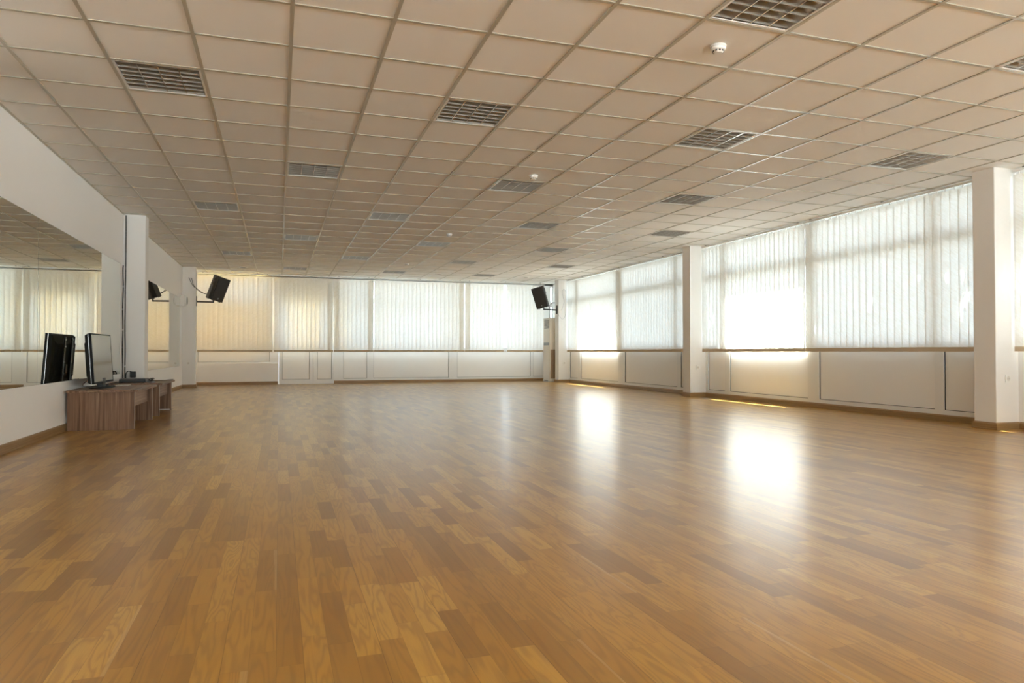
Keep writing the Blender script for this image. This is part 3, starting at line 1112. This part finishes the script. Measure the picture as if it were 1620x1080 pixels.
def foliage(name, cx, cy, cz, rx, ry, rz, n, size, seed):
    rnd = random.Random(seed)
    m = MB()
    for i in range(n):
        while True:
            p = [rnd.uniform(-1, 1) for _ in range(3)]
            if sum(q * q for q in p) < 1:
                break
        c = Vector((cx + rx * p[0], cy + ry * p[1], cz + rz * p[2]))
        a = Vector((rnd.uniform(-1, 1), rnd.uniform(-1, 1), rnd.uniform(-1, 1))).normalized()
        b = a.orthogonal().normalized()
        b = Matrix.Rotation(rnd.uniform(0, 6.28), 3, a) @ b
        w = a.cross(b)
        s = size * rnd.uniform(.6, 1.3)
        m.add([c - b * s, c + w * s * .45 - b * .1 * s, c + b * s, c - w * s * .45 - b * .1 * s], [(0, 1, 2, 3)])
    return m.build(name, 'leaf')


for k, (cy, ry, n) in enumerate(((7.38, 1.62, 2500), (13.15, 2.2, 3500), (3.74, 1.80, 2900), (18.4, .6, 950))):
    o = foliage('foliage', 9.25, cy, 5.2, .8, ry, 1.25, n, .13, k + 11)
    tag(o, 'leafy crown outside that shades the %s' % ['large blind beyond the nearest pillar', 'blind beyond the middle pillar', 'blind at the right edge of the photo', 'end of the blind at the far corner pillar'][k], 'tree crown', kind='stuff')
    MB().tube(spline([(9.35, cy, -.16), (9.3, cy + .1, 2.), (9.25, cy, 4.4), (9.25, cy - .1, 5.6)]), .11, 8).build('trunk', 'bark', o)

EXTRA = dict(wall_right=('plain white strip of wall above the right windows', 'wall'), wall_rear=('plain wall strip behind the camera', 'wall'), roof=('flat concrete roof with a narrow eave', 'roof'),
             ground=('dark paved ground outside the windows', 'ground'), bounce_ground=('added pale ground behind the camera that bounces light indoors', 'ground'), wall_outside=('ochre wall outside the golden blind', 'wall'),
             pillar_1=('white pillar behind the camera on the right', 'pillar'), pillar_5=('white pillar just outside the left edge of the photo', 'pillar'), added_window_8=('added glazed front behind the camera that lets fill light in', 'window'))
for o in C.objects:
    if o.parent is None and o.type in ('MESH', 'EMPTY') and not o.get('label'):
        o['label'], o['category'] = EXTRA[o.name]

# ------------------------------------------------------------------ light
w = bpy.data.worlds.new('daylight')
bpy.context.scene.world = w
w.use_nodes = True
nt = w.node_tree
bg = nt.nodes['Background']
g = NG(nt)
tc = nt.nodes.new('ShaderNodeTexCoord')
sp = nt.nodes.new('ShaderNodeSeparateXYZ')
nt.links.new(tc.outputs['Generated'], sp.inputs[0])
colr = g.ramp(g.m('ADD', g.m('MULTIPLY', sp.outputs[2], .5), .5), [(.0, (.50, .52, .54)), (.49, (.72, .77, .84)), (.52, (.90, .96, 1.05)), (.75, (.74, .88, 1.08)), (1., (.55, .75, 1.08))])
nt.links.new(colr, bg.inputs['Color'])
bg.inputs['Strength'].default_value = .92
sd = bpy.data.lights.new('sun', 'SUN')
sd.energy = 34
sd.angle = R(.55)
sd.color = (.92, .96, 1.03)
so = bpy.data.objects.new('sun', sd)
C.objects.link(so)
so.rotation_euler = Vector((-.384, .015, -1.)).to_track_quat('-Z', 'Y').to_euler()

# ------------------------------------------------------------------ camera
cd = bpy.data.cameras.new('camera')
cd.sensor_width = 36
cd.lens = 1116.8 / 1620 * 36
cd.clip_start = .05
co = bpy.data.objects.new('camera', cd)
C.objects.link(co)
co.location = (0, 0, .852)
co.rotation_euler = (R(90.8715), 0, R(-18.271))
sc = bpy.context.scene
sc.camera = co
for k_, v_ in dict(max_bounces=24, diffuse_bounces=16, glossy_bounces=8, transmission_bounces=16, transparent_max_bounces=16).items():
    setattr(sc.cycles, k_, v_)
sc.cycles.use_guiding = True
sc.view_settings.view_transform = 'Standard'
sc.view_settings.look = 'None'
sc.view_settings.gamma = 1
sc.view_settings.use_curve_mapping = False
sc.view_settings.exposure = 2.55
